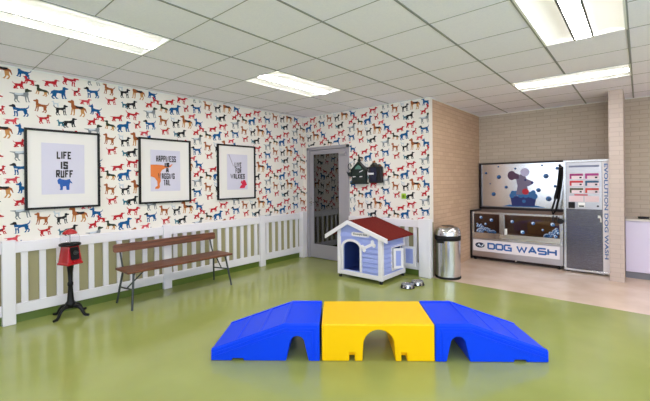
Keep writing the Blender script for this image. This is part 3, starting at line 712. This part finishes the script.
# ------------------------------------------------------------------ food bowls
def bowl(x, y, label):
    t = thing('pet_bowl', (x, y, 0), label, 'bowl', 'steel pet bowls by the dog house')
    r = MB(); r.lathe([(.092, .006), (.088, .01), (.078, .046), (.082, .052), (.076, .054), (.066, .04), (.05, .014), (0, .012)], (x, y, 0), 28); b = r.build('basin', steel, t)
    r = MB(); r.lathe([(.094, 0), (.097, .004), (.094, .009)], (x, y, 0), 28); r.build('rubber_ring', black_rubber, t)
    r = MB()
    r.lathe([(.0905, .008), (.0805, .044)], (x, y, 0), 28)
    for k in range(9):
        a = 2 * PI * k / 9
        def fn(u, v, d):
            q = .0912 - (v - .008) * .278 + d; return (x + q * math.cos(a + u), y + q * math.sin(a + u), v)
        r.poly([fn(.22 * math.cos(2 * PI * j / 8), .020 + .011 * math.sin(2 * PI * j / 8), .0016) for j in range(8)], 1)
        for uu in (-.15, 0, .15): r.poly([fn(uu + .07 * math.cos(2 * PI * j / 6), .038 + .005 * math.sin(2 * PI * j / 6), .0016) for j in range(6)], 1)
    r.build('paw_print_band', [steel, black_rubber], b)
bowl(-2.415, 4.52, 'steel pet bowl with dark paw band, the one nearer the blue ramps')
bowl(-2.375, 4.73, 'steel pet bowl with dark paw band, the one nearer the wall post')

# ------------------------------------------------------------------ waste bin
bx_, by_ = -2.2, 5.385
bnn = thing('waste_bin', (bx_, by_, 0), 'tall round stainless steel bin with domed lid in front of the brick wall', 'bin')
r = MB(); r.lathe([(.182, 0), (.185, .006), (.185, .03), (.18, .034)], (bx_, by_, 0), 36); r.build('base_ring', black_rubber, bnn)
r = MB(); r.lathe([(.178, .03), (.178, .575)], (bx_, by_, 0), 40); r.build('body', steel, bnn)
r = MB(); r.lathe([(.179, .562), (.187, .57), (.187, .636), (.179, .64)], (bx_, by_, 0), 40); r.build('collar', black_rubber, bnn)
r = MB(); r.lathe([(.184, .63), (.184, .655), (.174, .71), (.15, .748), (.11, .766), (.1, .769)], (bx_, by_, 0), 40); ld = r.build('lid', steel, bnn)
r = MB(); r.lathe([(.1, .767), (.085, .774), (0, .776)], (bx_, by_, 0), 28); r.build('lid_flap', dark_steel, ld)
r = MB()
va = math.radians(-92); dvx, dvy = math.cos(va), math.sin(va)
r.obox((bx_ + dvx * .184 - .03, by_ + dvy * .182, .565), (.05, 0, 0), (0, .012, 0), (0, 0, .035)); r.build('lid_hinge', black_rubber, bnn, bevel=.006)

# ------------------------------------------------------------------ wall boxes, switch
bt = thing('wall_birdhouse', (-3.64, BY, 1.41), 'dark green house shaped metal box with scroll bracket on the dog wallpaper', 'wall box')
def wb(u, v, d): return (u, BY - d, v)
r = MB(); r.prism([(-3.785, 1.43), (-3.505, 1.43), (-3.505, 1.64), (-3.645, 1.76), (-3.785, 1.64)], wb, .002, .075); bd = r.build('box_body', green_iron, bt, bevel=.006)
r = MB(); r.prism([(-3.81, 1.405), (-3.48, 1.405), (-3.48, 1.435), (-3.81, 1.435)], wb, .002, .095); r.build('ledge', green_iron, bt, bevel=.005)
r = MB(); r.prism([(-3.495, 1.62), (-3.482, 1.645), (-3.645, 1.79), (-3.808, 1.645), (-3.795, 1.62), (-3.645, 1.755)], wb, .002, .09); r.build('roof', green_iron, bt, bevel=.004)
r = MB(); r.lathe([(.02, 0), (.03, .02), (.022, .05), (.01, .07), (0, .075)], (-3.645, BY - .045, 1.785), 12); r.build('finial', green_iron, bt)
r = MB(); r.prism([(-3.80, 1.53), (-3.80, 1.63), (-3.87, 1.60), (-3.91, 1.625), (-3.86, 1.54)], wb, .03, .07); r.build('side_spout', green_iron, bt, bevel=.005)
r = MB(); r.tube([(-3.80 - .035 + .035 * math.cos(a * .5), BY - .06, 1.71 + .05 * math.sin(a * .5)) for a in range(0, 12)], .006); r.build('scroll_bracket', green_iron, bt)
r = MB(); r.prism([(-3.71 + 0, 1.66), (-3.58, 1.66), (-3.595, 1.70), (-3.645, 1.735), (-3.695, 1.70)], wb, .075, .08); r.build('gable_panel', mat('verdigris', (84, 128, 116), .5), bd)
for q in ([(-3.62, 1.605), (-3.55, 1.63), (-3.55, 1.64), (-3.62, 1.617)], [(-3.76, 1.522), (-3.70, 1.527), (-3.70, 1.54), (-3.76, 1.538)], [(-3.62, 1.522), (-3.56, 1.527), (-3.56, 1.54), (-3.62, 1.538)]):
    r = MB(); r.prism(q, wb, .075, .079); r.build('pale_slot', sign_white, bd)
bk = thing('wall_dispenser', (-3.33, BY, 1.42), 'black rounded wall box with a white label beside the dark green box', 'wall box')
r = MB(); r.prism(rounded(-3.45, -3.19, 1.42, 1.70, .03), wb, .002, .065); bd = r.build('box_body', navy_black, bk, bevel=.012)
r = MB(); r.prism([(-3.41, 1.69), (-3.27, 1.69), (-3.30, 1.73), (-3.325, 1.76), (-3.36, 1.76), (-3.39, 1.73)], wb, .002, .07); r.build('hanger', navy_black, bk, bevel=.006)
r = MB(); r.prism(rounded(-3.405, -3.285, 1.44, 1.685, .02), wb, .065, .073); r.build('front_panel', mat('blue_black_gloss', (22, 26, 52), .2), bd, bevel=.003)
r = MB(); r.prism([(-3.455, 1.562), (-3.335, 1.562), (-3.335, 1.592), (-3.455, 1.592)], wb, .073, .077); r.build('label_plate', sign_white, bd)
sw = thing('wall_switch', (-2.823, BY, 1.17), 'small lime green switch plate on the dog wallpaper above the dog house roof', 'switch')
r = MB(); r.prism(rounded(-2.862, -2.784, 1.17, 1.255, .01), wb, .001, .012); r.build('plate', lime, sw, bevel=.003)
r = MB(); r.prism([(-2.84, 1.19), (-2.806, 1.19), (-2.806, 1.235), (-2.84, 1.235)], wb, .012, .018); r.build('rocker', mat('olive_rocker', (110, 140, 30), .4), sw, bevel=.002)

# ------------------------------------------------------------------ dog wash station
FYW = 6.9
dw = thing('dog_wash_station', (-1.66, 7.15, 0), 'stainless steel DOG WASH tub with windowed front and tall bubble splash panel', 'dog wash')
def wf_(u, v, d): return (u, FYW - d, v)
TX0, TX1 = -2.385, -.935
r = MB(); r.box(TX0, TX1 - .003, FYW, FYW + .02, .065, .40); fp = r.build('lower_panel', brushed_light, dw, bevel=.004)
r = MB(); r.box(TX0, TX0 + .062, FYW, FYW + .02, .40, .875); r.box(-1.885, -1.80, FYW - .006, FYW + .02, .49, .84); r.box(-.985, TX1 - .003, FYW, FYW + .02, .40, .875)
r.box(TX0 + .062, -.985, FYW, FYW + .02, .84, .875); r.box(TX0 + .062, -.985, FYW, FYW + .02, .40, .50); r.build('window_rail', steel, dw, bevel=.003)
r = MB(); r.prism([(0, .40), (0, .50), (.035, .43), (.035, .40)], lambda u, v, d: (d, FYW - u, v), -1.88, -.97); r.build('drip_edge', steel, dw, bevel=.003)
r = MB(); r.box(TX0, TX0 + .03, FYW - .02, WY - .06, .02, .90); r.build('side_frame', dark_steel, dw, bevel=.004)
r = MB(); r.box(TX0 + .03, TX1 - .003, WY - .09, WY - .07, .065, .93); r.box(TX0 + .03, TX1 - .003, FYW + .02, WY - .09, .44, .46); r.box(TX1 - .023, TX1 - .003, FYW + .02, WY - .09, .065, .88)
r.box(TX0 + .03, TX0 + .04, FYW + .02, WY - .09, .065, .88); r.build('tub_liner', tub_dark, dw)
r = MB(); r.box(TX0 + .03, TX1 - .003, WY - .14, WY - .07, .90, .945); r.box(TX0, TX0 + .06, FYW - .02, WY - .07, .875, .90); r.build('rear_ledge', dark_steel, dw, bevel=.004)
for x in (TX0 + .06, TX1 - .07):
    for y in (FYW + .06, WY - .15):
        r = MB(); r.lathe([(.025, 0), (.025, .01), (.015, .015), (.015, .07)], (x, y, 0), 12); r.build('foot', black_rubber, dw)
r = MB(); r.box(TX0 + .03, TX1 - .04, FYW + .06, FYW + .07, .012, .068); r.build('toe_plate', dark_steel, dw)
r = MB(); r.lathe([(.02, .04), (.02, .07)], (-1.63, FYW + .03, 0), 12); r.build('drain_valve', steel, dw)
def bubbles(r, fn, spots, d):
    for u, v, q in spots:
        r.disc(fn, u, v, q, d, 0); r.disc(fn, u - q * .15, v + q * .1, q * .72, d + .0004, 1); r.disc(fn, u + q * .15, v - q * .2, q * .45, d + .0008, 0)
random.seed(3)
def heap(u0, u1, v0, peak_left, n=64):
    out = []
    for k in range(n):
        u = random.uniform(u0, u1); t = (u - u0) / (u1 - u0); t = t if peak_left else 1 - t
        h = .15 * (1 - t) ** 1.2 + .02; out.append((u, v0 + random.uniform(0, h), random.uniform(.012, .024)))
    return out
for a, b, spots, nm in ((TX0 + .062, -1.885, heap(-2.27, -1.96, .515, True) + [(-2.2, .775, .026), (-2.02, .735, .03), (-2.12, .66, .022), (-1.95, .77, .0)][:3], 'a'),
                        (-1.80, -.985, heap(-1.2, -1.0, .515, False) + [(-1.68, .73, .028), (-1.52, .56, .032), (-1.36, .72, .028), (-1.08, .72, .032), (-1.22, .62, .018)], 'b')):
    r = MB(); r.box(a, b, FYW + .008, FYW + .013, .50, .84); pn = r.build('window_glass', tub_glass, dw)
    r = MB(); bubbles(r, wf_, spots, -.0074); r.build('bubble_stickers', [bub_blue, bub_light], pn)
r = MB(); r.lathe([(.022, 0), (.022, .1)], (-1.775, FYW - .025, .50), 14); r.build('gate_latch', lam_white, dw)
# sign
r = MB(); r.prism([(-2.34, .165), (-.985, .165), (-.985, .372), (-2.34, .372)], wf_, 0, .008); sg = r.build('sign_panel', sign_white, dw, bevel=.002)
GLY = {'D': [[(0, 0), (0, 1), (.82, 1), (1, .85), (1, .15), (.82, 0), (0, 0)]], 'O': [[(.15, 0), (0, .15), (0, .85), (.15, 1), (.85, 1), (1, .85), (1, .15), (.85, 0), (.15, 0)]],
       'G': [[(.95, 1), (.15, 1), (0, .85), (0, .15), (.15, 0), (1, 0), (1, .5), (.5, .5)]], 'W': [[(0, 1), (.25, 0), (.5, .8), (.75, 0), (1, 1)]],
       'A': [[(0, 0), (.5, 1), (1, 0)], [(.2, .3), (.8, .3)]], 'S': [[(1, 1), (.1, 1), (0, .9), (0, .6), (.1, .5), (.9, .5), (1, .4), (1, .1), (.9, 0), (0, 0)]], 'H': [[(0, 0), (0, 1)], [(1, 0), (1, 1)], [(0, .5), (1, .5)]]}
r = MB()
for word, u0, u1 in (('DOG', -2.075, -1.70), ('WASH', -1.605, -1.035)):
    wts = [1.35 if c == 'W' else 1 for c in word]; tot = sum(wts) + .3 * (len(word) - 1); un = (u1 - u0) / tot; u = u0
    for c, wt in zip(word, wts):
        for path in GLY[c]: stroke(r, [(u + x * un * wt, .224 + y * .09) for x, y in path], .028, wf_, .0088)
        u += (wt + .3) * un
r.build('lettering', sign_blue, sg)
r = MB()
r.poly([wf_(-2.218 + .082 * math.cos(2 * PI * k / 20), .272 + .048 * math.sin(2 * PI * k / 20), .0088) for k in range(20)])
r.poly([wf_(u, v, .0092) for u, v in ((-2.27, .26), (-2.235, .30), (-2.2, .262), (-2.215, .245), (-2.24, .27))], 1); r.poly([wf_(u, v, .0092) for u, v in ((-2.2, .25), (-2.16, .296), (-2.15, .285), (-2.18, .245))], 1)
r.build('emblem', [sign_navy, bub_light], sg)
# splash panel with bath picture
def sp_(u, v, d): return (u, WY - .05 - d, v)
SPX0, SPX1 = -2.33, -.99
r = MB(); r.box(SPX0, SPX1, WY - .05, WY - .02, .93, 1.745); spl = r.build('splash_panel', splash, dw)
r = MB(); r.box(SPX0 - .045, SPX0, WY - .075, WY - .015, .93, 1.775); r.box(SPX0, SPX1, WY - .075, WY - .015, 1.745, 1.775); r.box(SPX1, SPX1 + .03, WY - .075, WY - .015, .93, 1.775); r.build('panel_frame', dark_steel, dw, bevel=.004)
r = MB(); bubbles(r, sp_, [(-2.252, 1.583, .022), (-2.022, 1.505, .038), (-1.896, 1.314, .028), (-2.119, 1.18, .038), (-1.249, 1.508, .044), (-1.366, 1.263, .036), (-1.212, 1.112, .044), (-1.114, 1.331, .026), (-1.08, 1.641, .028), (-1.738, 1.655, .018), (-1.308, 1.70, .016), (-2.03, 1.70, .014), (-2.18, 1.38, .012)], .001)
r.build('bubble_stickers', [bub_dark, bub_blue], spl)
r = MB()
def pp(pts, mi, d): r.poly([sp_(u, v, d) for u, v in pts], mi)
pp([(-1.96, .955), (-1.25, .955), (-1.42, .99), (-1.85, .99)], 4, .0008)                                                   # puddle
pp([(-1.83, 1.15), (-1.40, 1.15), (-1.43, .97), (-1.8, .97)], 3, .001)                                                    # tub
for u, v, q in ((-1.8, 1.16, .045), (-1.73, 1.2, .05), (-1.65, 1.17, .05), (-1.57, 1.17, .05), (-1.49, 1.18, .055), (-1.43, 1.15, .05), (-1.45, 1.22, .04), (-1.78, 1.21, .04)): r.disc(sp_, u, v, q, .0012 + random.random() * .0004, 4)
pp([(-1.73, 1.18), (-1.52, 1.18), (-1.55, 1.36), (-1.62, 1.42), (-1.70, 1.36)], 0, .002)                                   # plain dog: chest
pp([(-1.71, 1.36), (-1.66, 1.33), (-1.53, 1.33), (-1.46, 1.37), (-1.45, 1.42), (-1.55, 1.46), (-1.58, 1.52), (-1.66, 1.55), (-1.73, 1.48)], 0, .0024)
r.disc(sp_, -1.80, 1.53, .085, .0026, 1, 16, .07); pp([(-1.78, 1.59), (-1.68, 1.55), (-1.68, 1.47), (-1.75, 1.46)], 1, .0028)
r.disc(sp_, -1.58, 1.585, .075, .0026, 5, 16, .075); r.disc(sp_, -1.465, 1.395, .022, .003, 3)
r.disc(sp_, -1.575, 1.445, .018, .003, 3); r.disc(sp_, -1.575, 1.235, .055, .003, 2)
r.disc(sp_, -1.60, 1.06, .03, .003, 4)
r.build('bath_picture', [art_grey, art_plum, art_crimson, art_navy, bub_blue, art_light], spl)
# hose
hs = thing('shower_hose', (-1.02, 7.0, .86), 'black shower hose hanging between the splash panel and the steel control cabinet', 'hose')
r = MB(); r.tube([(-1.045, WY - .1, 1.70), (-1.03, WY - .13, 1.66), (-1.03, WY - .16, 1.5), (-1.05, WY - .2, 1.3), (-1.09, WY - .24, 1.1), (-1.13, WY - .28, .93), (-1.11, WY - .3, .87), (-1.07, WY - .3, .93), (-1.03, WY - .26, 1.15), (-1.0, WY - .2, 1.4), (-.99, WY - .14, 1.58), (-1.0, WY - .1, 1.66)], .016); r.build('hose', black_rubber, hs)
r = MB(); r.tube([(-1.035, WY - .1, 1.62), (-1.05, WY - .14, 1.35), (-1.09, WY - .18, 1.12)], [.02, .026, .03], 10); r.build('spray_wand', black_rubber, hs)
kn = MB(); kn.tube([(-.957, FYW + .0, .79), (-.957, FYW - .06, .79)], .024, 12); kn.tube([(-.957, FYW - .06, .79), (-.957, FYW - .10, .79)], .042, 14); kn.build('gate_knob', black_rubber, dw)
r = MB(); r.lathe([(.018, 0), (.018, .06), (.01, .065), (.01, .09)], (-1.02, FYW - .02, .775), 12); r.lathe([(.018, 0), (.018, .06), (.01, .065), (.01, .09)], (-1.07, FYW - .02, .775), 12); r.build('tap', dark_steel, dw)

# ------------------------------------------------------------------ control cabinet
CX0, CX1 = -.925, -.345
cc = thing('control_cabinet', (-.635, 7.15, 0), 'tall stainless steel pay cabinet with coloured buttons and sideways blue lettering', 'cabinet')
r = MB(); r.box(CX0, CX1, FYW + .012, WY - .02, .02, 1.75); r.build('cabinet_body', brushed, cc, bevel=.004)
r = MB(); r.box(CX0, CX0 + .035, FYW - .012, FYW + .012, .02, 1.75); r.box(CX0 + .035, CX1, FYW - .012, FYW + .012, 1.715, 1.75); r.box(CX0 + .035, CX1, FYW - .012, FYW + .012, .02, .055); r.build('front_frame', steel, cc, bevel=.003)
r = MB(); r.box(CX0 + .038, -.432, FYW - .012, FYW + .012, .058, .985); dr_ = r.build('door', brushed, cc, bevel=.003)
r = MB(); r.box(-.487, -.455, FYW - .03, FYW - .012, .86, .90); r.tube([(-.46, FYW - .024, .885), (-.45, FYW - .035, .85), (-.45, FYW - .032, .80)], .01); r.build('door_lock', lam_white, dr_)
r = MB(); r.box(CX0 + .038, -.432, FYW - .01, FYW + .012, .988, 1.712); cp = r.build('control_panel', brushed_light, cc, bevel=.003)
r = MB(); r.box(-.428, CX1 - .002, FYW - .014, FYW + .012, .058, 1.712); st_ = r.build('sign_strip', sign_white, cc)
r = MB()
vs, fs = text_mesh('EVOLUTION DOG WASH', .02)
r.add([(-.408 + b * .046, FYW - .0146, 1.68 - a * 1.43) for a, b in vs], fs); r.build('lettering', sign_blue, st_)
def pf(u, v, d): return (u, FYW - .01 - d, v)
ROWS = [((150, 30, 100), (160, 44, 120), 1.542, 1.452), ((190, 34, 44), (40, 84, 120), 1.432, 1.345), ((70, 72, 44), (190, 60, 48), 1.318, 1.232)]
for k, (ca, cb_, zt_, zb_) in enumerate(ROWS):
    for (u0, u1, c) in ((-.845, -.662, ca), (-.645, -.468, cb_)):
        bmx = mat('button_ink_%d_%d_%d' % c, c, .35)
        r = MB(); r.prism([(u0, zb_), (u1, zb_), (u1, zt_), (u0, zt_)], pf, 0, .006, 1)
        r.poly([pf(*q, .0065) for q in ((u0 + .004, zb_ + .05), (u1 - .004, zb_ + .05), (u1 - .004, zt_ - .004), (u0 + .004, zt_ - .004))], 0)
        r.poly([pf(*q, .0065) for q in ((u0 + .004, zb_ + .004), (u0 + .03, zb_ + .004), (u0 + .03, zb_ + .05), (u0 + .004, zb_ + .05))], 0)
        r.poly([pf(*q, .0065) for q in ((u1 - .05, zb_ + .012), (u1 - .022, zb_ + .012), (u1 - .022, zb_ + .036), (u1 - .05, zb_ + .036))], 2)
        r.build('program_button', [bmx, mat('button_pale', (226, 206, 212), .35), black_rubber], cp)
r = MB(); r.prism([(-.85, 1.1), (-.665, 1.1), (-.665, 1.19), (-.85, 1.19)], pf, 0, .004); r.prism([(-.65, 1.1), (-.47, 1.1), (-.47, 1.19), (-.65, 1.19)], pf, 0, .004); r.build('instruction_label', mat('label_pink_white', (226, 200, 204), .4), cp)
r = MB(); r.prism([(-.78, 1.197), (-.61, 1.197), (-.61, 1.217), (-.78, 1.217)], pf, 0, .004); r.build('red_strip', art_crimson, cp)
r = MB(); r.box(-.858, -.772, FYW - .04, FYW - .01, 1.0, 1.095); r.build('coin_slot', black_rubber, cp, bevel=.006)
r = MB(); r.box(-.73, -.645, FYW - .03, FYW - .01, 1.02, 1.09, 0); r.box(-.72, -.655, FYW - .034, FYW - .03, 1.025, 1.045, 1); r.build('card_reader', [lam_white, black_rubber], cp)
r = MB(); r.lathe([(.014, 0), (.014, .02)], (0, 0, 0), 12); r.v = [(x - .485, FYW - .012 - z, y + 1.04) for x, y, z in r.v]; r.build('panel_lock', black_rubber, cp)
r = MB(); r.box(-.85, -.465, FYW - .0118, FYW - .01, 1.635, 1.665); r.build('header_strip', mat('steel_blue_print', (120, 124, 150), .4), cp)
for x in (CX0 + .05, CX1 - .05):
    for y in (FYW + .06, WY - .1): r = MB(); r.lathe([(.022, 0), (.022, .025)], (x, y, 0), 12); r.build('foot', black_rubber, cc)

# ------------------------------------------------------------------ white base cabinet on the right
bc_ = thing('base_cabinet', (.5, 7.17, 0), 'white base cabinet with pale worktop right of the brick column', 'cabinet')
KX0, KX1 = -.168, 1.25
r = MB(); r.box(KX0, KX1, FYW + .04, WY - .004, .1, .84); r.build('carcass', cab_white, bc_)
r = MB(); r.box(KX0, KX1, FYW + .08, WY - .004, 0, .1); r.build('toe_kick', mat('toe_kick_grey', (132, 132, 140), .5), bc_)
for a, b in ((KX0 + .003, .30), (.306, .77), (.776, KX1)):
    r = MB(); r.box(a, b, FYW + .02, FYW + .04, .105, .832); d_ = r.build('cabinet_door', cab_white, bc_, bevel=.003)
    r = MB(); r.box(b - .03, b - .02, FYW + .0, FYW + .02, .62, .76); r.build('door_pull', steel, d_)
r = MB(); r.box(KX0, KX1, FYW, WY - .004, .84, .866); r.build('worktop', counter, bc_, bevel=.003)
tp = thing('soap_dish', (.035, 7.05, .866), 'small dark dish on the pale worktop at the right edge', 'dish')
r = MB(); r.lathe([(.05, 0), (.055, .006), (.062, .03), (.055, .03), (.046, .01), (0, .008)], (.035, 7.05, .866), 20, sx=1.1, sy=.7); r.build('dish', black_rubber, tp)

# ------------------------------------------------------------------ light
w = bpy.data.worlds.new('sky'); scene.world = w; w.use_nodes = True
bgn = w.node_tree.nodes['Background']; bgn.inputs['Color'].default_value = rgb(214, 230, 255); bgn.inputs['Strength'].default_value = 1.5
def window_fill(name, loc, rot, sx, sy, e):
    al = bpy.data.lights.new(name, 'AREA'); al.shape = 'RECTANGLE'; al.size = sx; al.size_y = sy; al.energy = e; al.color = (.88, .91, 1.0)
    ao = bpy.data.objects.new(name, al); COL.objects.link(ao); ao.location = loc; ao.rotation_euler = rot  # added area lamp outside an unseen window, lifts the room light
window_fill('front_window_fill', ((W0 + W1) / 2, FY - .25, (Z0 + Z1) / 2), (math.radians(90), 0, 0), W1 - W0, Z1 - Z0, 60)
window_fill('small_window_fill', ((U0 + U1) / 2, FY - .25, (.9 + Z1) / 2), (math.radians(90), 0, 0), U1 - U0, Z1 - .9, 12)
window_fill('side_window_fill', (RX + .25, (V0 + V1) / 2, (Z0 + Z1) / 2), (math.radians(90), 0, math.radians(90)), V1 - V0, Z1 - Z0, 20)

# ------------------------------------------------------------------ camera
cam = bpy.data.cameras.new('camera'); co = bpy.data.objects.new('camera', cam); COL.objects.link(co); scene.camera = co
F, CYP, YAW, ROLL, HC = 367.02, 181.33, .7093, -.0102, 1.4578
cam.sensor_width = 36; cam.sensor_fit = 'HORIZONTAL'; cam.lens = F * 36 / 650; cam.shift_y = -(200.5 - CYP) / 650
fwd = Vector((-math.sin(YAW), math.cos(YAW), 0)); rt = Vector((math.cos(YAW), math.sin(YAW), 0)); up = Vector((0, 0, 1))
r3 = rt * math.cos(ROLL) + up * math.sin(ROLL); u3 = up * math.cos(ROLL) - rt * math.sin(ROLL)
M = Matrix((r3, u3, -fwd)).transposed().to_4x4(); M.translation = Vector((0, 0, HC)); co.matrix_world = M
cam.clip_start = .02

vs_ = scene.view_settings; vs_.view_transform = 'Standard'; vs_.look = 'None'; vs_.gamma = 1; vs_.exposure = 1.22; vs_.use_curve_mapping = False
scene.cycles.use_denoising = True; scene.cycles.max_bounces = 8; scene.cycles.diffuse_bounces = 5; scene.cycles.glossy_bounces = 5
scene.cycles.transparent_max_bounces = 8; scene.cycles.sample_clamp_indirect = 6.0; scene.cycles.caustics_reflective = False; scene.cycles.caustics_refractive = False
